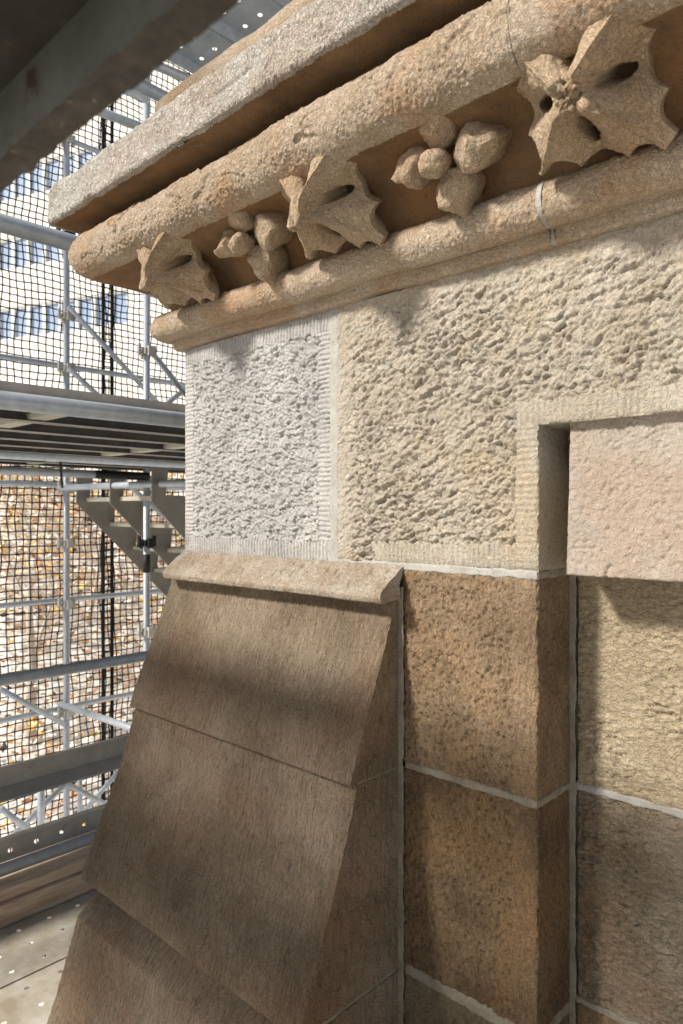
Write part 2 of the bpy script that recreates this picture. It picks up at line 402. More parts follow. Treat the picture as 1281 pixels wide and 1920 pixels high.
# ---- great cream block with the rebated opening at its lower right
def big_block():
    x0, x1, z0, z1 = -.957, .36, -.092, .402; ox, oz = -.525, .135
    res = .0021
    xs = np.concatenate([np.linspace(x0, ox, int((ox - x0) / res)), np.linspace(ox, -.2, int((-.2 - ox) / res))[1:], np.linspace(-.2, x1, 90)[1:]])
    zs = np.concatenate([np.linspace(z0, oz, int((oz - z0) / res)), np.linspace(oz, z1, int((z1 - oz) / res))[1:]])
    ix = int(np.argmin(np.abs(xs - ox))); iz = int(np.argmin(np.abs(zs - oz)))
    X, Z = np.meshgrid(xs, zs); G = np.stack([X, np.ones_like(X), Z], -1); P = G.reshape(-1, 3)
    u = X.ravel(); v = Z.ravel()
    h = relief_rough(P, u, v, (.0180, .0104), .0084, 18, 61) + .001
    h = h * (.95 + .55 * fbm(P, .13, 2, 72))
    for a_, sd in ((35, 73), (62, 74)):
        ca, sa = math.cos(math.radians(a_)), math.sin(math.radians(a_)); Qs = np.stack([u * ca + v * sa, -u * sa + v * ca, 0 * u], -1)
        h = h - .0030 * smooth(perlin(Qs, (.045, .006, 1), sd), .38, .6)
    mw = .040 + .002 * perlin(P, .01, 62)
    # flat tooled margins round the opening and along the bottom
    in_top = (v > oz) & (v < oz + mw) & (u > ox - mw)
    in_side = (u > ox - mw) & (u < ox) & (v < oz + .002)
    in_bot = (v < z0 + mw * .95) & (u < ox) & (u > -.86 - .03 * perlin(P, .03, 63))
    h = np.where(in_top | in_bot, relief_chisel(u, P, .010, .0028, 64), h)
    h = np.where(in_side, relief_chisel(v, P, .010, .0028, 65), h)
    left = smooth(u, x0 + .012, x0 + .07 + .03 * perlin(P, .05, 66))      # mortar smear evens the left edge
    h = h * (.3 + .7 * left)
    topfade = smooth(z1 - v, .01, .05); h = h * (.35 + .65 * topfade)
    d = np.minimum(u - x0, v - z0)
    rim = np.where((v >= oz) | (u <= ox), np.hypot(np.maximum(ox - u, 0), np.maximum(v - oz, 0)), 9)
    h = h + edge_wear(np.minimum(d, rim), P, .004, .003, 67)
    G2 = G.copy(); G2[..., 1] = 1 - h.reshape(X.shape)
    keep = ~((X[:-1, :-1] >= ox - 1e-6) & (Z[1:, 1:] <= oz + 1e-6))
    # reveal and soffit of the opening
    ys = np.linspace(0, .2, 60)
    R = np.zeros((iz + 1, 60, 3)); e = G2[:iz + 1, ix]; R[:] = e[:, None, :]; R[..., 1] += ys[None, :]
    Rp = R.reshape(-1, 3); dr = (.0012 * fbm(Rp, .02, 3, 68) + .0008 * perlin(Rp, .006, 69)).reshape(R.shape[:2]) * smooth(ys, 0, .01)[None, :]
    R[..., 0] += dr
    e = G2[iz, ix:]; S = np.zeros((60, len(e), 3)); S[:] = e[None]; S[..., 1] += ys[:, None]
    S[..., 2] += (.0012 * fbm(S.reshape(-1, 3), .02, 3, 70)).reshape(S.shape[:2]) * smooth(ys, 0, .01)[:, None]
    bot = np.stack([G2[0] + np.array([0, .05, 0]), G2[0]])[:, :ix + 1]
    V, Q = concat([(G2, keep), (R, None), (S[::-1], None), (bot, None)])
    return link('ashlar_block', mesh_np('ashlar_block', V, Q), M['big'], bld)
bl(tag(big_block(), 'large cream block with rough punched face and a smooth margin around its opening'))

# ---- pilaster blocks (front + reveal)
def rel_pil(seed, amp=.0052):
    def f(P, u, v):
        fr = (P[:, 1] < 1.004)
        a = relief_pits(P, u, v, amp, (.0085, .0135), seed, 8, .62)
        b = relief_pits(P, u, v, amp * .7, (.007, .012), seed + 1, 0, .5)
        mar = smooth(P[:, 0], -.572, -.566)
        return np.where(fr, a * (1 - .6 * mar), b)
    return f
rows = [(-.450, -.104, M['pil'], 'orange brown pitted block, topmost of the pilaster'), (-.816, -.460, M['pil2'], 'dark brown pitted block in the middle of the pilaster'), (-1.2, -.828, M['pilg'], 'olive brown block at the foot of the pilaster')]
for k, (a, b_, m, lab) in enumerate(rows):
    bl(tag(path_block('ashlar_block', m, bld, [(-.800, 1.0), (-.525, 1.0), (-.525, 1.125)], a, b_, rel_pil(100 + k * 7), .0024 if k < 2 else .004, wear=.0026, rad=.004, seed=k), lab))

# ---- recessed wall right of the pilaster
Y2 = 1.112
def rel_p2(seed, amp, ang=-8):
    def f(P, u, v):
        m = smooth(perlin(P, .10, seed + 2), -.3, .2)
        return relief_rough(P, u, v, (.017, .0085), amp, ang, seed) * (.35 + .65 * m)
    return f
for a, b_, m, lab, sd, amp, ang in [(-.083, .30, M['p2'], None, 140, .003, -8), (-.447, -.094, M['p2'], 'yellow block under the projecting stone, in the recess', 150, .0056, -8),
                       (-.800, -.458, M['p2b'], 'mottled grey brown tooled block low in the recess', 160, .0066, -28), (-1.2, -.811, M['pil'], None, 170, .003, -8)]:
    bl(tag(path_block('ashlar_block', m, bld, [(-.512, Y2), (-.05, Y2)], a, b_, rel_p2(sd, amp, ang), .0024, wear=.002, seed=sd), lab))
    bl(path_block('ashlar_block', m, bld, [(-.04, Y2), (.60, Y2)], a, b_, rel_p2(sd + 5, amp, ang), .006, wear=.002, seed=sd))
for a, b_ in [(-.45, -.092), (-.816, -.46), (-1.2, -.828), (-.083, .40)]:      # wall right of the opening, outside the picture
    bl(path_block('ashlar_block', M['p2'], bld, [(.60, Y2), (.60, 1.0), (1.9, 1.0)], a, b_, rel_p2(190, .003), .008, wear=.003, seed=3))
bl(path_block('ashlar_block', M['big'], bld, [(.372, 1.0), (1.9, 1.0)], .135, .402, rel_p2(195, .004), .008, wear=.003, seed=3))
# the wall hidden behind: solid core
mb = MB(); mb.box(-1.40, 1.9, 1.125, 1.6, -12, 1.0).box(-1.44, -.60, 1.045, 1.13, -12, .9); mb.box(.66, 1.9, 1.05, 1.13, -12, .9)
bl(mb.build('wall_core', M['mortar'], bld))

# ---- projecting smooth stone in the opening
def lintel():
    y0, y1, x0, x1, z0, z1 = 1.016, Y2 + .02, -.486, .50, -.098, .30
    # closed profile in (y,z) : front face with rounded arrises, then soffit
    def line(a, b, n): return [(a[0] + (b[0] - a[0]) * t, a[1] + (b[1] - a[1]) * t) for t in np.linspace(0, 1, n)]
    prof = line((y1, z0), (y0 + .004, z0), 30)[:-1] + [(y0 + .0012, z0 + .0012)] + line((y0, z0 + .004), (y0 + .004, z1), 170)
    prof = np.array(prof)
    xs = np.concatenate([np.linspace(x0, -.25, 115), np.linspace(-.25, x1, 90)[1:]])
    G = np.zeros((len(prof), len(xs), 3)); G[..., 0] = xs[None]; G[..., 1] = prof[:, 0][:, None]; G[..., 2] = prof[:, 1][:, None]
    # the left arris leans a little, as worn
    G[..., 0] += ((1 - (xs - x0) / (x1 - x0))[None, :] * (prof[:, 1][:, None] - z0) * .02)
    def fn(P):
        f = P[:, 1] < 1.03
        d = np.minimum(P[:, 0] - x0 - .003, P[:, 2] - z0 + .002)
        h = relief_pits(P, P[:, 0], P[:, 2], .0026, (.018, .008), 201, 30, .28) + .0006 * fbm(P, .008, 2, 202)
        # a couple of shallow cracks
        n = np.abs(perlin(P, (.09, .3, .09), 205)); cr = (n < .012) & (perlin(P, .07, 206) > .12); h = h - .003 * cr
        return np.where(f, h, h * .5) + edge_wear(np.abs(d), P, .004, .0022, 203)
    G2 = sheet(G, fn)
    left = np.zeros((len(prof), 2, 3)); left[:, 1] = G2[:, 0]; left[:, 0] = G2[:, 0]; left[:, 0, 1] = y1; left[:, 0, 0] += .004
    V, Q = concat([(G2, None), (left, None)])
    return link('projecting_block', mesh_np('projecting_block', V, Q), M['lintel'], bld)
bl(lintel())
# small moulding seen in the gap behind that stone
for zc, r, yy in ((.122, .012, 1.105), (.100, .008, 1.10), (.083, .010, 1.107)):
    m_ = MB(); m_.tube((-.52, yy, zc), (-.40, yy, zc), r, 14); bl(m_.build('moulding', M['ledge'], bld, True))

# ---- mortar joints
def mortar_strip(a, b, wdir, width, out, mat, bulge=.002, seed=0, sag=0.0):
    """raised lime joint from a to b; wdir = across the joint, out = outward normal"""
    a = np.array(a, float); b = np.array(b, float); wd = np.array(wdir, float); ou = np.array(out, float)
    L_ = np.linalg.norm(b - a); n = max(6, int(L_ / .004)); t = np.linspace(0, 1, n)
    k = 9; s = np.linspace(-1, 1, k)
    Cn = a[None] + (b - a)[None] * t[:, None]
    ww = width / 2 * (1.12 + .42 * fbm(Cn, .022, 4, 300 + seed)); sh = .0009 * perlin(Cn, .05, 310 + seed)
    G = Cn[:, None, :] + wd[None, None] * (s[None, :, None] * ww[:, None, None] + sh[:, None, None])
    P = G.reshape(-1, 3)
    h = (.35 * bulge) * (1 - s ** 4)[None, :] - .0012 - .004 * (np.abs(s) > .99)[None, :] + (.0010 * fbm(P, .006, 3, 320 + seed)).reshape(n, k)
    G = G + ou[None, None] * h[..., None]
    me = mesh_np('mortar_joint', G, gridq(n, k))
    return bl(link('mortar_joint', me, mat, bld))
z_ = (0, 0, 1); X_ = (1, 0, 0); Y_ = (0, 1, 0); OUT = (0, -1, 0)
mortar_strip((-.9635, 1.0, -.112), (-.9635, 1.0, .402), X_, .026, OUT, M['mortar_w'], .0006, 1)
mortar_strip((-.525, 1.0, -.0985), (-.525, 1.112, -.0985), z_, .014, X_, M['mortar'], .0004, 17)
mortar_strip((-.95, 1.001, -.0985), (-.525, 1.001, -.0985), z_, .015, OUT, M['mortar_w'], .001, 2)
for z0 in (-.455, -.822):
    wdt = .014 if z0 > -.6 else .022
    mortar_strip((-.785, 1.0, z0), (-.526, 1.0, z0), z_, wdt, OUT, M['mortar'], .0016, 3 + int(z0 * 10))
    mortar_strip((-.525, 1.0, z0), (-.525, 1.112, z0), z_, wdt * .9, X_, M['mortar'], .0012, 5)
for z0 in (-.0885, -.4525, -.8055):
    mortar_strip((-.515, Y2, z0), (.60, Y2, z0), z_, .012, OUT, M['mortar_w'] if z0 > -.6 else M['mortar'], .0018, 7 + int(z0 * 10))
mortar_strip((-.519, Y2 - .004, -1.2), (-.519, Y2 - .004, .135), X_, .013, (.7, -.7, 0), M['mortar'], .003, 11)
mortar_strip((-.791, .994, -1.2), (-.791, .994, -.135), X_, .015, (.7, -.7, 0), M['mortar'], .003, 12)

# ---- buttress: dusty cap and three sloped weathering stones
BX0, BX1 = -1.508, -.797
def slope_y(z): return .88 - .33 * (-.46 - z)
def sloped_stone(name, z0, z1, seed, label, bevel=0.0, res=.0028, wear=.003):
    ztop = z1; n = int((z1 - z0) / math.cos(.32) / res)
    zs = np.linspace(z0, z1, n); yy = slope_y(zs)
    lip = .019 * (1 - smooth(zs - z0, 0, .26)); yy = yy - lip + .004          # lower edge stands proud of the stone below
    if bevel: yy = yy + bevel * np.clip((zs - z1 + .075) / .075, 0, 1)
    W = int((BX1 - BX0) / res); xs = np.linspace(BX0, BX1, W)
    G = np.zeros((n, W, 3)); G[..., 0] = xs; G[..., 1] = yy[:, None]; G[..., 2] = zs[:, None]
    def fn(P):
        d = np.minimum(np.minimum(P[:, 0] - BX0, BX1 - P[:, 0]), P[:, 2] - z0)
        return relief_streak(P, P[:, 0] + .25 * P[:, 2], P[:, 2], .0021, seed) + edge_wear(d, P, .004, wear, seed + 4)
    G2 = sheet(G, fn)
    # side faces run back to the wall, underside runs back under the stone
    K = 70; back = np.linspace(0, 1, K)
    R = np.zeros((n, K, 3)); e = G2[:, -1]
    R[:] = e[:, None]; R[..., 1] = e[:, 1][:, None] + (1.0 - e[:, 1])[:, None] * back[None]
    R[..., 0] += (.0016 * fbm(R.reshape(-1, 3), (.02, .012, .03), 3, seed + 6)).reshape(n, K) * smooth(back, 0, .06)[None]
    Lf = np.zeros((n, 12, 3)); e = G2[:, 0]; bk = np.linspace(1, 0, 12)
    Lf[:] = e[:, None]; Lf[..., 1] = e[:, 1][:, None] + (1.15 - e[:, 1])[:, None] * bk[None]
    bot = np.stack([G2[0] + np.array([0, .05, .002]), G2[0]]); top = np.stack([G2[-1], G2[-1] + np.array([0, .05, 0])])
    V, Q = concat([(G2, None), (R, None), (Lf, None), (bot, None), (top, None)])
    return bl(tag(link(name, mesh_np(name, V, Q), M['but'], bld), label))
sloped_stone('weathering_stone', -.459, -.135, 400, 'sloped grey brown stone right under the buttress cap')
sloped_stone('weathering_stone', -.822, -.463, 420, 'middle sloped stone of the buttress')
sloped_stone('weathering_stone', -1.30, -.828, 440, 'lowest sloped stone with a paler bevelled top edge', bevel=.072)
mortar_strip((BX1, slope_y(-.46) + .004, -.461), (BX1, .992, -.461), z_, .009, X_, M['mortar'], .0012, 14)
mortar_strip((BX1, slope_y(-.825) + .004, -.825), (BX1, .992, -.825), z_, .012, X_, M['mortar'], .0012, 15)
mortar_strip((BX1 - .22, slope_y(-.46) - .006, -.4615), (BX1 - .002, slope_y(-.46) - .008, -.4615), z_, .004, OUT, M['mortar'], .0015, 16)

def ledge():
    x0, x1 = -1.500, -.790
    def line(a, b, n): return [(a[0] + (b[0] - a[0]) * t, a[1] + (b[1] - a[1]) * t) for t in np.linspace(0, 1, n)]
    prof = line((.995, -.157), (.962, -.158), 10)[:-1] + line((.955, -.160), (.945, -.162), 5)[:-1] + line((.940, -.159), (.9365, -.150), 6)[:-1] \
        + line((.9365, -.148), (.941, -.139), 6)[:-1] + line((.944, -.137), (.992, -.103), 26)[:-1] + line((.992, -.103), (1.004, -.096), 8)
    prof = np.array(prof)
    W = 300; xs = np.linspace(x0, x1, W)
    G = np.zeros((len(prof), W, 3)); G[..., 0] = xs; G[..., 1] = prof[:, 0][:, None]; G[..., 2] = prof[:, 1][:, None]
    # rounded, worn left nose
    tt = np.clip((xs - x0) / .03, 0, 1); nose = np.sqrt(1 - (1 - tt) ** 2)
    G[..., 1] = .985 + (G[..., 1] - .985) * nose[None, :]; G[..., 2] = -.135 + (G[..., 2] + .135) * (.25 + .75 * nose)[None, :]
    def fn(P):
        topf = smooth(P[:, 2], -.150, -.135)
        return relief_pits(P, P[:, 0], P[:, 1] - P[:, 2], .0030, (.022, .010), 501, -25, .40) * topf + .0016 * fbm(P, .02, 3, 502) + relief_picked(P, amp=.0009, s=.006, seed=503)
    G2 = sheet(G, fn)
    ctr = G2[:, -1].mean(0)
    end = np.stack([G2[:, -1], G2[:, -1] * .0 + ctr + np.array([.002, .02, 0])], 1)
    V, Q = concat([(G2, None), (end, None)])
    return bl(tag(link('buttress_cap', mesh_np('buttress_cap', V, Q), M['ledge'], bld), 'dusty projecting ledge on top of the buttress'))
ledge()

# ---- cornice courses, swept along the wall and round the corner
def sweep(name, mat, prof, fn, xr=1.9, xl=None, res=.0026, rad=.03, ret=.7, label=None, fine=(-.16, None), reverse=False, ext=0.0):
    """prof: list of (p, z) from inside bottom round to inside top, p = projection from the wall plane"""
    prof = np.array(prof, float); seg = np.linalg.norm(np.diff(prof, axis=0), axis=1); s = np.concatenate([[0], np.cumsum(seg)])
    H = max(4, int(s[-1] / res)); t = np.linspace(0, s[-1], H); p = np.interp(t, s, prof[:, 0]); z = np.interp(t, s, prof[:, 1])
    XE = XC - ext
    cols = []
    xs_right = np.linspace(xr, -.16, 60)[:-1] if xr > -.16 else np.array([])
    start = min(xr, -.16)
    end = xl if xl is not None else XE
    n = int((start - end) / res); front = np.concatenate([xs_right, np.linspace(start, end, n)])
    rr = np.minimum(rad, rad * .3 + np.maximum(p, 0) * .3)
    for x in front:
        if xl is None:
            k = 0 if x > -1.0 else (x + 1.0) / (XE + 1.0)      # columns stretch to reach each mitre
            X = x + k * (-p + rr); cols.append(np.stack([X, 1 - p, z], -1))
        else: cols.append(np.stack([np.full(H, x), 1 - p, z], -1))
    if xl is None:
        cx = XE - p + rr; cy = 1 - p + rr
        for a in np.linspace(0, math.pi / 2, 14)[1:]:
            cols.append(np.stack([cx - rr * math.sin(a), cy - rr * math.cos(a), z], -1))
        for y in np.linspace(0, 1, 70)[1:]:
            cols.append(np.stack([XE - p, cy + (1 + ret - cy) * y ** 1.4, z], -1))
    G = np.stack(cols, 1)[:, ::-1]
    G2 = sheet(G, fn)
    parts = [(G2, None)]
    for e, sg in ((0, -1), (-1, 1)):
        c = G2[:, e].mean(0); parts.append((np.stack([G2[:, e], np.repeat(c[None], H, 0)], 1), None))
    V, Q = concat(parts)
    o = link(name, mesh_np(name, V, Q), mat, bld)
    if label: tag(o, label)
    return bl(o)

def arc(c, r, a0, a1, n, ry=None):
    ry = ry or r
    return [(c[0] + r * math.cos(math.radians(a)), c[1] + ry * math.sin(math.radians(a))) for a in np.linspace(a0, a1, n)]

def wobble(P, seed, amp=.003): return amp * fbm(P, .16, 2, seed)
# lower roll with thin fillet below; two stones with a joint at x = -.479
lower = [(-.02, .402), (.012, .402), (.016, .405), (.016, .420)] + arc((.028, .4565), .034, -110, 105, 40) + [(-.03, .4935)]
def fn_lower(P):
    band = smooth(-P[:, 1] + .025 * perlin(P, .05, 605), -.962, -.945)
    jt = np.exp(-((P[:, 0] + .474 - .004 * perlin(P, .02, 604)) / .012) ** 2)
    return relief_picked(P, amp=.0022, s=.0075, seed=601) * (.35 + .9 * band) + wobble(P, 602) + .0009 * fbm(P, .012, 2, 603)
sweep('lower_roll', M['roll'], lower, fn_lower, xr=-.4955, res=.002, ext=.012, label='long left length of the lower roll moulding')
sweep('lower_roll', M['roll'], lower, fn_lower, xr=1.9, xl=-.4885, label='right length of the lower roll, beyond the white joint')
sweep('mortar_joint', M['mortar_w'], lower, lambda P: .0010 * fbm(P, .01, 2, 610), xr=-.488, xl=-.496, res=.0016)
# cove
def bez(a, c, b, n): return [((1 - t) ** 2 * a[0] + 2 * t * (1 - t) * c[0] + t * t * b[0], (1 - t) ** 2 * a[1] + 2 * t * (1 - t) * c[1] + t * t * b[1]) for t in np.linspace(0, 1, n)]
COVE = bez((.020, .485), (.020, .566), (.160, .5770), 50)
def fn_cove(P): return .0016 * fbm(P, .05, 3, 620) + .0007 * fbm(P, .01, 2, 621)
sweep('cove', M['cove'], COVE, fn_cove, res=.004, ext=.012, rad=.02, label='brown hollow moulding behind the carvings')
# upper roll
upper = [(.140, .592), (.150, .580)] + arc((.148, .634), .055, -80, 78, 40, .060) + [(.14, .697), (.10, .703)]
def fn_upper(P):
    front = smooth(-P[:, 1] + .03 * perlin(P, .06, 634), -.835, -.815)
    h = relief_picked(P, amp=.0026, s=.0080, seed=631) * (.30 + .85 * front) + wobble(P, 632, .0022) + .0012 * fbm(P, .014, 2, 633)
    # spalled patch with ragged lifted edges
    sp = perlin(P, (.15, .3, .05), 640) + .5 * perlin(P, .03, 641) + .9 * np.exp(-((P[:, 0] + 1.28) / .16) ** 2) - .25
    m = smooth(sp, .22, .27) * smooth(P[:, 2], .60, .62)
    h = h - .0042 * m + m * .0022 * fbm(P, .012, 3, 642)
    cr = (np.abs(perlin(P, (.11, .3, .05), 645)) < .02) & (perlin(P, .09, 646) > .10) & (P[:, 2] > .61)
    return h - .004 * cr
sweep('upper_roll', M['roll'], upper, fn_upper, xr=-.4607, label='long left length of the upper roll, flaking near its end', res=.0019, ext=.012, rad=.022)
sweep('upper_roll', M['roll'], upper, fn_upper, xr=1.9, xl=-.4593, label='right length of the upper roll', res=.0026)
sweep('mortar_joint', M['mortar'], [(q[0] - .0006, q[1]) for q in upper], lambda P: .0012 * fbm(P, .01, 2, 650), xr=-.458, xl=-.462, res=.001)
# drip slab
slab = [(.216, .7150), (.219, .7145), (.2275, .716), (.231, .722)] + [(.231, .735), (.230, .790), (.226, .803), (.216, .813), (.200, .820), (.06, .905), (.0, .92)]
def fn_slab(P):
    face = smooth(-P[:, 1], -.795, -.78)
    ly = np.exp(-((P[:, 2] - .775 - .05 * perlin(P, (.25, .3, .3), 661)) / .004) ** 2) * smooth(perlin(P, .1, 662), -.05, .15)
    return relief_picked(P, amp=.0028, s=.0085, seed=660) * (.25 + face) + wobble(P, 663, .003) + .0014 * fbm(P, .02, 2, 664) - .004 * ly * face
sweep('drip_slab', M['slab'], slab, fn_slab, res=.0021, ext=.030, rad=.016, label='pale pitted slab on top of the cornice')
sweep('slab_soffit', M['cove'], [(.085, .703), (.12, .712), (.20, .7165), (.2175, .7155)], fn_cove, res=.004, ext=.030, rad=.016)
# set-back string course above
top = [(.0, .90), (.01, .93), (.03, .955)] + arc((.02, .99), .036, -70, 90, 20, .04) + [(-.02, 1.032), (-.25, 1.036)]
sweep('string_course', M['roll'], top, lambda P: relief_picked(P, amp=.0012, s=.007, seed=670) + wobble(P, 671), res=.004, rad=.02, label='pinkish roll set back above the slab')

# ---- carved leaves and flowers in the cove
CH_N = Vector((0, -.84, -.54)).normalized(); CH_V = Vector((0, -.54, .84)).normalized()      # out of the hollow; up the hollow
def cpos(X, vv=0.0, nn=0.0, base=(.098, .536)):
    return Vector((X, 1 - base[0], base[1])) + CH_V * vv + CH_N * nn

def leaf(X, seed, nib, label):
    NA, NR = 360, 48
    ang = np.linspace(0, 2 * np.pi, NA + 1)
    rg = random.Random(seed)
    # outline: a four-lobed leaf, its points left standing between round drilled bites
    R = np.full(NA + 1, .5)
    for c, Rt in ((45, .152), (135, .138), (225, .116), (315, .134)):
        dl = np.radians((np.degrees(ang) - c + 180) % 360 - 180)
        R = np.where(np.abs(dl) <= math.radians(45.01), Rt * (1 - .10 * (np.abs(dl) / math.radians(45)) ** 1.5), R)
    bites = []
    for c in (0, 90, 180, 270): bites.append((c + rg.uniform(-3, 3), .118, .039))
    for c in (45, 135, 225, 315):
        for sg in (-1, 1): bites.append((c + sg * (17 + rg.uniform(-1.5, 1.5)), {45: .146, 135: .134, 225: .112, 315: .130}[c], .0275))
    for c, d, r in bites:
        dl = np.radians((np.degrees(ang) - c + 180) % 360 - 180)
        disc = r * r - (d * np.sin(dl)) ** 2
        hit = (disc > 0) & (np.abs(dl) < 1)
        R = np.where(hit, np.minimum(R, d * np.cos(dl) - np.sqrt(np.maximum(disc, 0))), R)
    R[-1] = R[0]
    rho = np.linspace(0, 1, NR) ** .9
    A, T = np.meshgrid(ang, rho); RR = R[None] * T
    U = RR * np.cos(A) * .98; Vv = RR * np.sin(A) * 1.0
    D = np.degrees(A) % 90; lob = np.abs(D - 45) / 45                    # 0 on the midrib, 1 in the sinus
    top = .044 * np.exp(-(RR / .042) ** 1.6) + .020 * (1 - np.clip(RR / .13, 0, 1)) + .006
    roof = np.where(np.abs(np.degrees(A) - 135) < 45, .024, np.where(np.degrees(A) > 90, .034, .044)) * np.clip(1 - lob * 1.05, 0, 1) * smooth(RR, .004, .030) * (1 - smooth(RR, .05, .115)) + .010 * np.clip(1 - lob * 1.6, 0, 1) * smooth(RR, .06, .10)
    valley = -.020 * smooth(lob, .35, 1) * smooth(RR, .02, .05)
    wl = RR * np.sin(np.radians((1 - lob) * 45)); ln = np.sqrt(np.clip(1 - ((RR - .047) / .0195) ** 2, 0, 1)) * .0100
    eye = -.070 * np.clip(1 - (wl / np.maximum(ln, 1e-5)) ** 4, 0, 1) * (ln > 1e-4)
    vein = .0045 * np.exp(-(RR * np.sin(np.radians(lob * 45)) / .0026) ** 2) * smooth(RR, .03, .05) * (1 - smooth(RR, .10, .125))
    Nn = top + roof + eye + valley + vein
    if nib:                                                              # stalk end standing out of the middle
        m = np.exp(-(RR / .023) ** 4); Nn = Nn * (1 - m) + (.100 + .006 * np.cos(A * 2)) * m
        U = U - .008 * m; Vv = Vv - .018 * m
    else:                                                                # broken off, ragged
        Pq = np.stack([U.ravel(), Vv.ravel(), np.zeros(U.size)], -1)
        m = np.exp(-(RR / .022) ** 4); Nn = Nn * (1 - m) + (.066 + .014 * fbm(Pq, .011, 3, 702).reshape(U.shape)) * m
    base = np.array(cpos(X, .024, .004)); vd = np.array(CH_V); nd = np.array(CH_N)
    def place(U, V_, N_): return base + U[..., None] * np.array([1., 0, 0]) + V_[..., None] * vd + N_[..., None] * nd
    Nn[:, -1] = Nn[:, 0]; U[:, -1] = U[:, 0]; Vv[:, -1] = Vv[:, 0]
    G = place(U, Vv, Nn)
    P = G.reshape(-1, 3)
    nm = gnorm(G); nm = np.where((nm @ nd)[..., None] < 0, -nm, nm)
    G = G + nm * (.0013 * fbm(P, .006, 2, 710 + seed) + .0022 * fbm(P, .03, 2, 712 + seed)).reshape(U.shape)[..., None]
    G[:, -1] = G[:, 0]; G[0] = G[0].mean(0)
    rim = G[-1]
    r1 = rim - nd * .016
    r2 = place(U[-1] * .84, Vv[-1] * .84, Nn[-1] * .4 - .026)
    r3 = place(U[-1] * .55, Vv[-1] * .55, Nn[-1] * 0 - .045)
    r4 = place(U[-1] * .50, Vv[-1] * .50, Nn[-1] * 0 - .075)
    V, Q = concat([(G[::-1], None), (np.stack([r4, r3, r2, r1, rim]), None)])
    o = link('carved_leaf', mesh_np('carved_leaf', V, Q), M['carve'], bld); tag(o, label); return bl(o)
leaf(-.395, 3, False, 'carved stone leaf with its middle broken off, nearest to the right')
leaf(-.868, 5, True, 'carved stone leaf with a stalk end standing out, between the two flowers')
leaf(-1.345, 8, True, 'carved stone leaf at the left end of the cornice')

def blob(nu, nv, fn):
    th = np.linspace(0, 2 * np.pi, nu + 1); ph = np.linspace(-np.pi / 2, np.pi / 2, nv)
    T, Pp = np.meshgrid(th, ph); d = np.stack([np.cos(Pp) * np.cos(T), np.cos(Pp) * np.sin(T), np.sin(Pp)], -1)
    return fn(d)
def flower(X, seed, label):
    root = empty('carved_flower', None, None, cpos(X, .010, 0)); root.parent = bld; bl(root); root['label'] = label
    org = np.array(cpos(X, .010, 0)); vd = np.array(CH_V); nd = np.array(CH_N); ud = np.array([1., 0, 0])
    rg = random.Random(seed)
    pieces = [('petal', a, sc, ds, pt) for a, sc, ds, pt in ((2, 1.30, .0590, .26), (84, 1.20, .0500, .18), (178, 1.18, .0480, .20), (282, 1.22, .0520, .60))] + [('boss', 0, 1, 0, 0)]
    for nm_, a, sc, ds, pt in pieces:
        if nm_ == 'petal':
            a = math.radians(a + rg.uniform(-5, 5)); rd = ud * math.cos(a) + vd * math.sin(a); td = -ud * math.sin(a) + vd * math.cos(a)
            def fn(d):
                e = np.sign(d) * np.abs(d) ** .54
                rq = random.Random(int(a * 100) + seed)
                for _ in range(6):
                    wv = np.array([rq.uniform(-1, 1), rq.uniform(-1, 1), rq.uniform(.1, 1)]); wv /= np.linalg.norm(wv)
                    q = e @ wv; e = e - (np.clip(q - .80, 0, 9) * .92)[..., None] * wv
                x = e[..., 0]; y = e[..., 1]; zz = e[..., 2]
                taper = 1 - pt * smooth(x, .0, 1.0) - .10 * smooth(-x, .2, 1)
                L1 = .0270 * sc; W1 = .0265 * sc; T1 = .029
                px = ds + x * L1 * (1 + (.12 + .5 * pt * (x > 0)) * (1 - np.abs(y))); py = y * W1 * taper
                pz = .006 + zz * T1 * (1 - .35 * np.abs(y) ** 2) * (1 - .30 * smooth(-x, .3, 1)) + .004 * x
                pz = np.where(zz < 0, pz - .03, pz)
                return px[..., None] * rd + py[..., None] * td + pz[..., None] * nd
        else:
            def fn(d):
                e = np.sign(d) * np.abs(d) ** .85
                return (e[..., 0] * .0195)[..., None] * ud + (e[..., 1] * .0205)[..., None] * vd + (.026 + e[..., 2] * .027)[..., None] * nd
        G = blob(64, 44, fn)
        P = (G + org).reshape(-1, 3)
        n = gnorm(G); c = G.mean((0, 1)); n = np.where(((G - c) * n).sum(-1, keepdims=True) < 0, -n, n)
        G = G + np.nan_to_num(n) * (.0011 * fbm(P, .007, 2, 800 + seed) + .0052 * fbm(P, .026, 2, 801 + seed)).reshape(G.shape[:2])[..., None]
        G[:, -1] = G[:, 0]
        o = link(nm_, mesh_np(nm_, G, gridq(*G.shape[:2])), M['carve'], root)
flower(-.630, 4, 'four petalled carved flower between the two right leaves')
flower(-1.095, 9, 'four petalled carved flower between the two left leaves')

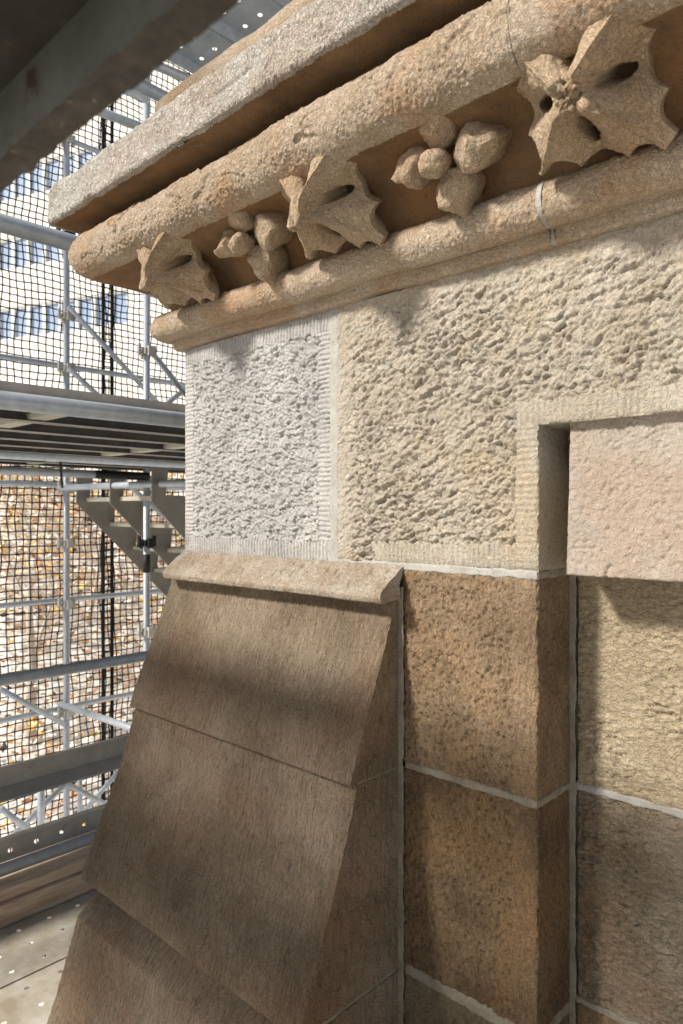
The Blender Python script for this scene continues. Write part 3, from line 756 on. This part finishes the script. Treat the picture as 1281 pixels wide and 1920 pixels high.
# ================================================================== SCAFFOLDING
M['galv'] = metal_mat('galvanised_steel', (.47, .505, .54), (.35, .39, .43), .42, .25, 22)
M['galv_d'] = metal_mat('dull_galvanised_steel', (.52, .49, .44), (.38, .355, .32), .6, .0, 10, rust=(.22, .19, .15), rust_lo=.60)
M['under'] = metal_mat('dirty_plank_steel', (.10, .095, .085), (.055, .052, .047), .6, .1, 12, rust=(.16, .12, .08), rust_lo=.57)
M['edge'] = metal_mat('mortar_splashed_steel', (.10, .085, .065), (.05, .045, .04), .8, .1, 60, rust=(.42, .34, .24), rust_lo=.60, bump=.5)
M['webp'] = metal_mat('grey_painted_steel', (.24, .25, .225), (.16, .165, .15), .6, .0, 14, rust=(.09, .06, .04), rust_lo=.56)
M['floor'] = plain_mat('dusty_plank', (.55, .52, .45), .85, 0, (.33, .28, .21), 7, spec=.2)
M['timber'] = plain_mat('weathered_timber', (.74, .60, .46), .8, 0, (.46, .34, .24), 10, (6, .6, 8), .2)
M['black'] = plain_mat('black_tape', (.015, .015, .017), .6)
M['net'] = plain_mat('black_net_cord', (.012, .012, .012), .8)
M['stair'] = metal_mat('aluminium_stair', (.24, .22, .19), (.20, .18, .155), .6, .25, 12)
M['tread'] = plain_mat('pale_tread', (.50, .47, .38), .7)

scf = empty('scaffold', 'grey galvanised tube scaffold with couplers and braces left of the stone corner', 'scaffold', (-4, 2, -12))
SI = Matrix.Translation((4, -2, 12))
def sc_tube(name, p, q, r=.0242, mat=None, label=None):
    o = MB().tube(p, q, r, 16).build(name, mat or M['galv'], scf, True); o.matrix_parent_inverse = SI
    if label: o['label'] = label
    return o
def coupler(p, s=1.0, mat=None):
    x, y, z = p; m = MB()
    m.box(x - .042 * s, x + .042 * s, y - .036 * s, y + .036 * s, z - .022, z + .022)
    m.box(x + .03 * s, x + .062 * s, y - .02, y + .02, z - .035, z + .035); m.box(x - .062 * s, x - .03 * s, y - .02, y + .02, z - .045, z + .03)
    m.tube((x, y - .075, z - .01), (x, y + .075, z - .01), .009, 8); m.box(x - .014, x + .014, y - .07, y - .05, z - .03, z + .05); m.box(x - .014, x + .014, y + .05, y + .07, z - .03, z + .05)
    o = m.build('coupler', mat or M['galv_d'], scf, False, .003); o.matrix_parent_inverse = SI
    return o
AX, AY, BX, BY = -5.435, 2.573, -4.438, 2.688
sc_tube('standard', (AX, AY, -12), (AX, AY, 4.4)); sc_tube('standard', (BX, BY, -12), (BX, BY, 4.4))
sc_tube('standard', (AX, 5.2, -12), (AX, 5.2, 4.4)); sc_tube('standard', (BX, 5.2, -12), (BX, 5.2, 4.4)); sc_tube('standard', (AX, .3, -12), (AX, .3, 4.4))
def at(px, py, t):
    a = (px - 640.5) / 1318; b = (960 - py) / 1318; c, s = math.cos(TH), math.sin(TH)
    return Vector(((a * c - s) * t, (a * s + c) * t, b * t))
def onX(px, py, X):
    r = at(px, py, 1); return r * (X / r.x)
# ledgers that run along Y in the plane of the outer standards
for zz in (-.705, -1.57, .217, 1.17, 3.0, -3.3):
    sc_tube('ledger', (AX - .05, -.5, zz), (AX - .05, 6.2, zz), .021); coupler((AX, AY, zz - .03)); 
for zz in (.25, 2.9): sc_tube('ledger', (BX + .05, -.5, zz), (BX + .05, BY - .02, zz), .026)
o = MB().tube((BX + .05, BY - .42, .25), (BX + .05, BY - .02, .25), .0285, 16).build('tape_wrap', M['black'], scf, True); o.matrix_parent_inverse = SI
for zz in (.22, -.22, -.85, 1.14): coupler((BX, BY, zz), 1.0, M['galv_d'] if zz != -.22 else M['black'])
coupler((AX, AY, -.25)); coupler((AX, AY, 1.56)); coupler((AX, AY, 2.2), 1.0, M['black']); coupler((AX, AY, -2.1)); 
o = MB().tube((BX, BY, -.43), (BX, BY, -.30), .026, 16).build('tape_wrap', M['black'], scf, True); o.matrix_parent_inverse = SI
# transoms A-B
for zz in (-1.52, .19, 2.35): sc_tube('transom', (AX, AY - .05, zz), (BX + .8, BY - .05, zz), .024)
# braces in the outer plane (end points read along the picture, on that plane)
def brace(a, b, X, r=.021): sc_tube('brace', onX(*a, X), onX(*b, X), r)
brace((128, 575), (305, 765), AX + .06); brace((128, 690), (215, 770), AX + .06); brace((0, 1292), (120, 1358), AX + .06)
brace((125, 1468), (0, 1590), AX + .06); brace((125, 1470), (240, 1530), AX + .06); brace((150, 1530), (250, 1415), AX - .5); brace((0, 1515), (60, 1560), AX + .3)
brace((280, 655), (365, 760), BX - .06); brace((370, 712), (290, 775), BX - .5); brace((232, 902), (380, 1030), -5.6)
sc_tube('post', onX(77, 1460, -4.9), onX(77, 1570, -4.9), .024); sc_tube('post', onX(150, 1440, -5.7), onX(150, 1560, -5.7), .021)
sc_tube('ledger', onX(330, 1145, -4.38), onX(250, 1170, -4.38) + Vector((0, .9, 0)), .022)
# overhead tubes at the top of the picture
sc_tube('ledger', onX(150, 195, -3.4), onX(430, 300, -3.4), .024)
sc_tube('ledger', onX(200, 128, -2.5), onX(420, 240, -2.5), .026); sc_tube('ledger', onX(240, 100, -2.9), onX(420, 176, -2.9), .022)
# guard rails of the platform we stand on
sc_tube('guard_rail', (-2.6, -1.0, -.600), (-2.6, 4.5, -.600), .021)
sc_tube('guard_rail', (-2.47, -1.0, -1.213), (-2.47, 4.5, -1.213), .0205)
# guard rail of the left platform, just beyond the cornice end
sc_tube('guard_rail', (-2.05, -.6, .812), (-2.05, 5.0, .812), .026); sc_tube('guard_rail', (-2.0, -.6, .307), (-2.0, 5.2, .307), .026)
sc_tube('transom', (-1.98, .05, .79), (-2.9, .55, .70), .017)
sc_tube('ledger', (-3.66, -.8, .293), (-3.66, 5.2, .293), .026)
for yy in (1.0, 1.9): 
    o = MB().box(-4.5, -2.03, yy - .03, yy + .03, .304, .322).build('transom', M['tread'], scf); o.matrix_parent_inverse = SI
o = MB().tube(at(113, 862, 3.75), at(117, 915, 3.75), .006, 8).build('cable_tie', M['black'], scf); o.matrix_parent_inverse = SI
# aluminium channel beam and perforated toe plate along that platform
cb = MB().prism([(-2.60, -.985), (-2.545, -1.01), (-2.545, -1.015), (-2.605, -.992), (-2.605, -.915), (-2.565, -.905), (-2.565, -.900), (-2.61, -.910), (-2.61, -.985)], 'y', -1.0, 4.5)
tag(cb.build('channel_beam', M['galv_d']), 'dull grey channel beam fixed as mid rail above the perforated toe plate', 'beam')

def holed_plate(mb, o, du, dv, nu, nv, cu, cv, hole, thick_dir=None):
    """flat plate of nu x nv cells with an octagonal hole in each"""
    o = Vector(o); du = Vector(du); dv = Vector(dv)
    for i in range(nu):
        for j in range(nv):
            c = o + du * (i + .5) * cu + dv * (j + .5) * cv; n = len(mb.v)
            for k in range(8):
                a = math.pi * 2 * k / 8; mb.v.append(tuple(c + du * hole * math.cos(a) + dv * hole * math.sin(a)))
            for k in range(8):
                a = math.pi * 2 * k / 8; x = math.cos(a); y = math.sin(a); s = max(abs(x), abs(y)); mb.v.append(tuple(c + du * x / s * cu / 2 + dv * y / s * cv / 2))
            for k in range(8):
                l = (k + 1) % 8; mb.f.append((n + k, n + 8 + k, n + 8 + l, n + l))
tp = MB(); holed_plate(tp, (-2.505, -.95, -1.205), (0, 1, 0), (0, 0, 1), 60, 1, .09, .068, .0085)
tp.box(-2.53, -2.507, -.95, 4.45, -1.140, -1.128); tp.box(-2.507, -2.500, -.95, 4.45, -1.137, -1.128)
tag(tp.build('toe_plate', M['galv_d']), 'perforated grey steel toe plate above the lower guard tube', 'toe board')

# three stacked timber boards
for k in range(3):
    z0 = -1.366 + k * .0405
    dx = (.0, .012, -.004)[k]
    m = MB().box(-2.60 + dx, -2.395 + dx, -1.0, 4.0 - .2 * k, z0, z0 + .0385)
    tag(m.build('timber_board', M['timber'], None, False, .003), ('brown timber board lying on the dusty deck, lowest of three', 'brown timber board in the middle of the stack of three', 'paler timber board on top of the stack of three')[k], 'board', 'stacked timber boards')

# floor planks of the platform we stand on
def floor_plank(x0, wd, k, lab, holes=True):
    m = MB(); z = -1.37; l0, l1 = -1.6, 4.0
    if holes:
        nu = int((l1 - l0) / .1); holed_plate(m, (x0, l0, z), (1, 0, 0), (0, 1, 0), 3, nu, wd / 3, .1, .0075)
        m.box(x0, x0 + .004, l0, l0 + nu * .1, z - .05, z - .0005); m.box(x0 + wd - .004, x0 + wd, l0, l0 + nu * .1, z - .05, z - .0005)
    else: m.box(x0, x0 + wd, l0, l1, z - .05, z)
    return tag(m.build('deck_plank', M['floor']), lab, 'plank', 'dusty planks of the lower platform')
x = -2.395; k = 0
ordn = ['first', 'second', 'third', 'fourth', 'fifth', 'sixth', 'seventh', 'eighth', 'ninth', 'tenth', 'eleventh', 'twelfth']
floor_plank(-2.695, .292, 0, 'dusty perforated deck plank lying under the stacked timber boards')
while x < 1.0 and k < 11:
    floor_plank(x, .292, k, '%s dusty perforated deck plank counted from the timber boards' % ordn[k], k < 4); x += .300; k += 1

# overhead planks right above the camera (their edge is the dark beam at the top left)
for k in range(2):
    y1 = (.208, -.280)[k]; y0 = (.118, -.540)[k]; zb, zt = .243, .313
    root = empty('steel_plank', ['rusty mortar splashed steel plank edge overhead at top left', 'second dirty steel plank overhead behind the splashed edge', 'third steel plank overhead away from the wall', 'fourth steel plank overhead away from the wall'][min(k, 3)] if k < 4 else '%s steel plank of the overhead platform, outward of the others' % ordn[k], 'plank', (-.6, y0, zb), 'steel planks of the platform overhead')
    inv = Matrix.Translation((.6, -y0, -zb))
    xa, xb = -2.2, 1.6
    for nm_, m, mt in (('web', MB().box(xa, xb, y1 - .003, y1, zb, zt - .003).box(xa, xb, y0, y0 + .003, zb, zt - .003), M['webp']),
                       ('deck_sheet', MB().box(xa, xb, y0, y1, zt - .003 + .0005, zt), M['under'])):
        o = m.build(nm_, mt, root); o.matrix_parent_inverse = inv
    # lip with lumpy mortar splashes
    G = np.zeros((14, 900, 3)); xs = np.linspace(xa, xb, 900); ys = np.linspace(y1 - .020, y1 + .0015, 14)
    G[..., 0] = xs; G[..., 1] = ys[:, None]; G[..., 2] = zb - .0015
    P = G.reshape(-1, 3); hh = (.004 * np.clip(fbm(P, .022, 3, 900 + k) - .05, 0, 1)).reshape(14, 900); G[..., 2] -= hh
    G[..., 1] += (.0012 * fbm(P, .02, 3, 905 + k)).reshape(14, 900)
    o = link('lip', mesh_np('lip', G, gridq(14, 900)), M['edge'], root); o.matrix_parent_inverse = inv

# added shade net between those planks, unseen, dims the sun on the lower stones
dn = empty('added_shade_net', 'added fine dark shade net, out of view between the overhead planks', 'net', (-.6, -.2, .285)); V = []; Q = []; off = 0
def strips(x0, x1, y0, y1, z, along, pitch, wd):
    global off
    a0, a1, b0, b1 = (x0, x1, y0, y1) if along == 'x' else (y0, y1, x0, x1)
    for b in np.arange(b0, b1, pitch):
        c = [(a0, b), (a1, b), (a1, b + wd), (a0, b + wd)]
        V.extend([(p, q, z) if along == 'x' else (q, p, z) for p, q in c]); Q.append((off, off + 1, off + 2, off + 3)); off += 4
for y0, y1 in ((-.278, .116), (-1.5, -.542)):
    strips(-2.2, 1.6, y0, y1, .285, 'x', .008, .0031); strips(-2.2, 1.6, y0, y1, .2862, 'y', .008, .0031)
o = link('mesh_cords', mesh_np('mesh_cords', V, Q), M['net'], dn); o.matrix_parent_inverse = Matrix.Translation((.6, .2, -.285)); o['kind'] = 'stuff'

# left platform seen from below: planks along Y
for k in range(8):
    x1 = -2.045 - k * .305 - (.06 if k > 4 else 0); x0 = x1 - .292
    root = empty('platform_plank', '%s grey steel plank of the left platform counted from the stone corner' % ordn[k], 'plank', (x0, 2, .29), 'steel planks of the left platform')
    inv = Matrix.Translation((-x0, -2, -.29))
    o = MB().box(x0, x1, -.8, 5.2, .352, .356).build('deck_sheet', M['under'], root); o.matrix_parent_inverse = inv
    for a in (x0, x1 - .004, x0 + .10, x0 + .19):
        o = MB().box(a, a + .004, -.8, 5.2, .300 if a in (x0, x1 - .004) else .325, .3515).build('rib', M['under'], root); o.matrix_parent_inverse = inv
    for a in (x0 + .0045, x1 - .0045 - .012):
        o = MB().box(a, a + .012, -.8, 5.2, .297, .2995).build('lip', M['galv_d'], root); o.matrix_parent_inverse = inv
tag(MB().box(-2.042, -2.030, -.8, 5.2, .300, .366).build('toe_board', M['galv_d']), 'grey toe board along the edge of the left platform', 'toe board')

# upper platform: perforated planks near the top of the picture
for k in range(3):
    x1 = -1.95 - k * .34; x0 = x1 - .32
    m = MB(); holed_plate(m, (x0, -.5, 2.25), (1, 0, 0), (0, 1, 0), 3, 48, .32 / 3, .125, .012)
    m.box(x0, x0 + .004, -.5, 5.5, 2.19, 2.2495); m.box(x1 - .004, x1, -.5, 5.5, 2.19, 2.2495)
    tag(m.build('platform_plank', M['galv']), '%s perforated plank of the top platform counted from the stone corner' % ordn[k], 'plank', 'perforated planks of the top platform')

# stair
st = empty('scaffold_stair', 'grey metal stair with stepped side plates descending behind the scaffold pole', 'stair', (-4.7, 2.7, -1.5))
STI = Matrix.Translation((4.7, -2.7, 1.5))
def stringer(X):
    top = []; y = 2.54; z = .30
    n = 9
    for k in range(n):
        yk = 2.645 + .2 * k; zk = .115 - .195 * k
        top += [(yk + .022, zk + .17 if k else .30), (yk, zk)]
        if k < n - 1: top += [(yk + .14, zk - .002)]
    low = [(2.54, .066)]; endy = 2.54 + .2 * (n + .2)
    pts = [(2.54, .30)] + top + [(endy, .115 - .195 * n + .02), (endy, .066 - .197 * (n + .2)), (2.54, .066)]
    o = MB().prism(pts, 'x', X - .006, X + .006).build('stringer', M['stair'], st); o.matrix_parent_inverse = STI
for X in (-5.2, -4.69, -4.13): stringer(X)
for k in range(9):
    yk = 2.645 + .2 * k; zk = .115 - .195 * k
    for xa, xb in ((-5.192, -4.698), (-4.682, -4.138)):
        o = MB().box(xa, xb, yk - .03, yk + .17, zk - .034, zk - .004).build('tread', M['tread'], st); o.matrix_parent_inverse = STI

# safety nets: knotted black cords
def net(name, y0, y1, X, z0, z1, pitch, label, seed):
    root = empty(name, label, 'net', (X, y0, z0), 'black safety nets hung on the scaffold'); inv = Matrix.Translation((-X, -y0, -z0))
    rg = np.random.RandomState(seed); V = []; Q = []; off = 0; r = .0066
    def cord(Pts, ax1, ax2):
        nonlocal off
        n = len(Pts); ring = np.array([(math.cos(a), math.sin(a)) for a in (0, 2.09, 4.19)]) * r
        G = Pts[:, None, :] + ring[None, :, 0, None] * ax1 + ring[None, :, 1, None] * ax2
        i = np.arange(n * 3).reshape(n, 3)
        q = np.stack([i[:-1], np.roll(i, -1, 1)[:-1], np.roll(i, -1, 1)[1:], i[1:]], -1).reshape(-1, 4)
        V.append(G.reshape(-1, 3)); Q.append(q + off); off += n * 3
    def warp(P):
        P = P.copy(); P[:, 0] += .05 * perlin(P, .8, seed); q = perlin(P, .35, seed + 1); q2 = perlin(P, .11, seed + 2); q3 = perlin(P, .09, seed + 3)
        P[:, 1] += .032 * q + .009 * q2; P[:, 2] += .02 * perlin(P, .35, seed + 5) + .008 * q3; return P
    for y in np.arange(y0, y1, pitch):
        zz = np.arange(z0, z1, .04); P = np.stack([np.full(len(zz), X), np.full(len(zz), y), zz], -1); cord(warp(P), np.array([1., 0, 0]), np.array([0, 1., 0]))
    for z in np.arange(z0, z1, pitch):
        yy = np.arange(y0, y1 + .001, .04); P = np.stack([np.full(len(yy), X), yy, np.full(len(yy), z)], -1); cord(warp(P), np.array([1., 0, 0]), np.array([0, 0, 1.]))
    o = link('mesh_cords', mesh_np('mesh_cords', np.concatenate(V), np.concatenate(Q)), M['net'], root); o.matrix_parent_inverse = inv; o['kind'] = 'stuff'
    for y in (y0, y1):
        o = MB().tube((X, y, z0), (X, y, z1), .017, 8).build('hem', M['net'], root); o.matrix_parent_inverse = inv
yl = onX(210, 700, -6.1).y; yr = onX(193.5, 700, -6.08).y
net('safety_net', -.2, yl, -6.1, -4.2, 5.2, .063, 'black safety net hung beside the left pole, overlapping at the dark hems', 41)
net('safety_net', yr, 6.5, -6.08, -4.2, 5.2, .063, 'black safety net behind the stair, right of the dark hems', 57)

# ================================================================== BACKGROUND
M['ground'] = plain_mat('pale_leafy_ground', (.92, .90, .86), .95, 0, (.82, .79, .74), .9)
M['fac'] = plain_mat('pale_concrete', (.86, .83, .76), .9, 0, (.80, .76, .69), .4)
M['frame'] = plain_mat('white_frame', (.8, .8, .78), .6)
M['pane'] = plain_mat('blue_grey_glass', (.26, .35, .50), .2, 0, (.36, .44, .58), .5, spec=.6)
M['bark'] = plain_mat('pale_bark', (.55, .48, .40), .9, 0, (.40, .33, .27), 12)
# ground sheet: falls away from the building and rises into a bank of leaf litter
xs = np.concatenate([-np.geomspace(1, 600, 90)[::-1], np.geomspace(1, 600, 50)]); ys = np.concatenate([np.linspace(-600, -20, 20), np.linspace(-15, 70, 80), np.geomspace(75, 700, 25)])
X, Y = np.meshgrid(xs, ys); D = np.sqrt(X ** 2 + Y ** 2); dirf = np.clip((-X * .93 + Y * .37) , 0, 200)
Z = -10 + 10.6 * smooth(dirf, 6, 34); Z = Z + .3 * fbm(np.stack([X.ravel(), Y.ravel(), X.ravel() * 0], -1), 9, 2, 1000).reshape(X.shape)
G = np.stack([X, Y, Z], -1)
gr = link('ground', mesh_np('ground', G, gridq(*X.shape)), M['ground']); gr['kind'] = 'structure'

def leaf_litter():
    rg = np.random.RandomState(5); n = 12000
    px = rg.uniform(-40, 420, n); t = 9 + 26 * rg.rand(n) ** .8
    a = (px - 640.5) / 1318; c, s = math.cos(TH), math.sin(TH)
    x = (a * c - s) * t; y = (a * s + c) * t; d_ = np.clip(-x * .93 + y * .37, 0, 200)
    z = -10 + 10.6 * smooth(d_, 6, 34) + .45 + rg.rand(n) ** 2 * 1.2
    ctr = np.stack([x, y, z], -1); sz = (.05 + .10 * rg.rand(n)) * (t / 22 + .3)
    A = rg.normal(size=(n, 3)); A /= np.linalg.norm(A, axis=1, keepdims=True); B = rg.normal(size=(n, 3)); B = np.cross(A, B); B /= np.linalg.norm(B, axis=1, keepdims=True)
    A[:, 2] *= .4; B[:, 2] *= .4; A /= np.linalg.norm(A, axis=1, keepdims=True); B /= np.linalg.norm(B, axis=1, keepdims=True)
    A *= sz[:, None]; B *= (sz * .7)[:, None]
    V = np.stack([ctr - A, ctr - B * .8 + A * .1, ctr + A, ctr + B * .8 + A * .1], 1).reshape(-1, 3)
    Q = np.arange(n * 4).reshape(n, 4)
    me = mesh_np('leaf_litter', V, Q, False)
    cols = [(.90, .85, .76), (.78, .40, .18), (.84, .70, .56), (.90, .58, .14), (.40, .22, .12), (.16, .12, .10), (.66, .70, .36), (.92, .90, .86), (.80, .52, .36)]
    for i, cc in enumerate(cols):
        me.materials.append(plain_mat('fallen_leaf_%s' % ('cream rust tan amber brown dark olive white russet'.split()[i]), cc, .8, 0, tuple(v * .8 for v in cc), 3))
    me.polygons.foreach_set('material_index', rg.choice(len(cols), n, p=[.26, .13, .11, .07, .08, .06, .03, .16, .10]).astype(np.int32))
    o = bpy.data.objects.new('leaf_litter', me); C.objects.link(o); tag(o, 'scattered pale and orange autumn leaves covering the bank', 'leaves', kind='stuff')
leaf_litter()

# office building far behind
n_ = Vector((.34, -.94, 0)).normalized(); u_ = Vector((.94, .34, 0)).normalized()
P0 = at(100, 960, 30.0)
ob = empty('office_building', 'pale concrete office building with rows of blue grey windows beyond the net', 'building', (P0.x, P0.y, -3), None, math.atan2(u_.y, u_.x))
ub = MB(); wx = []; pitch = .915
wa, wb = -8 * pitch + .55, 4.0
rowz = [11.6 + 3.07 * k - 3 for k in range(-1, 6)]      # local z of window-strip centres, filled below
rows_c = [(960 - yy) / 1318 * 30 + 3 for yy in (595, 460, 325, 190, 55)]
prev = 6.2
for rc in rows_c:
    ub.box(-30, wb + 30, 0, .6, prev, rc - .70); prev = rc + .70
    ub.box(wb, wb + 30, 0, .6, rc - .70, rc + .70)
ub.box(-30, wb + 30, 0, .6, prev, prev + 4); ub.box(-30, wb + 30, .62, 12, -6, prev + 4)
ub.box(-30, wb + 30, .25, .62, -6, 6.2)
ub.build('wall', M['fac'], ob)
wf = MB().box(-.455, -.365, .04, .3, -.70, .70).box(.365, .455, .04, .3, -.70, .70).box(-.365, .365, .06, .3, -.70, -.62).box(-.365, .365, .06, .3, .62, .70)
pn = MB().box(-.365, .365, .16, .2, -.62, .62)
wf0 = wf.build('window', M['frame'], ob); pn0 = pn.build('pane', M['pane'], wf0); first = True
for rc in rows_c:
    xx = wb - pitch / 2
    while xx > -14:
        if first: a_, b2 = wf0, pn0; first = False
        else:
            a_ = wf0.copy(); C.objects.link(a_); a_.parent = ob; b2 = pn0.copy(); C.objects.link(b2); b2.parent = a_
        a_.location = (xx, 0, rc); xx -= pitch

# bare autumn trees on the bank
def tree(px, t, h, r, seed, label):
    rg = random.Random(seed); p = at(px, 960, t); d_ = max(0, -p.x * .93 + p.y * .37); q = max(0, min(1, (d_ - 6) / 28)); z0 = -10 + 10.6 * q * q * (3 - 2 * q)
    root = empty('bare_tree', label, 'tree', (p.x, p.y, z0), 'thin autumn trees on the bank')
    trunk = MB(); tw = MB(); lv = MB()
    def grow(m, a, d, L_, r0, depth):
        pts = [a]; 
        for k in range(4):
            d = (d + Vector((rg.uniform(-.18, .18), rg.uniform(-.18, .18), rg.uniform(-.05, .12)))).normalized(); b_ = pts[-1] + d * L_ / 4
            ra = r0 * (1 - .16 * k); rb = r0 * (1 - .16 * (k + 1)); m.tube(pts[-1], b_, ra, 7 if depth else 10, rb, False); pts.append(b_)
            if depth < 3 and k > 0:
                for _ in range(2 if depth else 1):
                    dd = (d + Vector((rg.uniform(-1, 1), rg.uniform(-1, 1), rg.uniform(0, .8)))).normalized(); grow(tw, b_, dd, L_ * rg.uniform(.45, .65), rb * .6, depth + 1)
            elif depth == 3:
                for _ in range(1 if rg.random() < .4 else 0):
                    c_ = b_ + Vector((rg.uniform(-.2, .2), rg.uniform(-.2, .2), rg.uniform(-.2, .2))); s_ = rg.uniform(.05, .11); e = Vector((rg.uniform(-1, 1), rg.uniform(-1, 1), rg.uniform(-1, 1))) * s_; f_ = Vector((rg.uniform(-1, 1), rg.uniform(-1, 1), rg.uniform(-1, 1))) * s_
                    n = len(lv.v); lv.v += [tuple(c_ - e), tuple(c_ - f_), tuple(c_ + e), tuple(c_ + f_)]; lv.f.append((n, n + 1, n + 2, n + 3))
    grow(trunk, Vector((0, 0, -.3)), Vector((0, 0, 1)), h, r, 0)
    trunk.build('trunk', M['bark'], root, True); tw.build('branches', M['bark'], root, True)
    lo = lv.build('crown', M['lv'], root)
M['lv'] = plain_mat('amber_leaves', (.85, .66, .30), .7, 0, (.75, .45, .20), .8)
tree(60, 17, 4.2, .16, 3, 'thick pale trunked bare tree at the left edge beyond the net')
tree(165, 21, 3.0, .09, 5, 'slender bare tree beyond the net, behind the pole')
tree(300, 24, 2.6, .10, 8, 'bare tree beyond the net behind the stair')
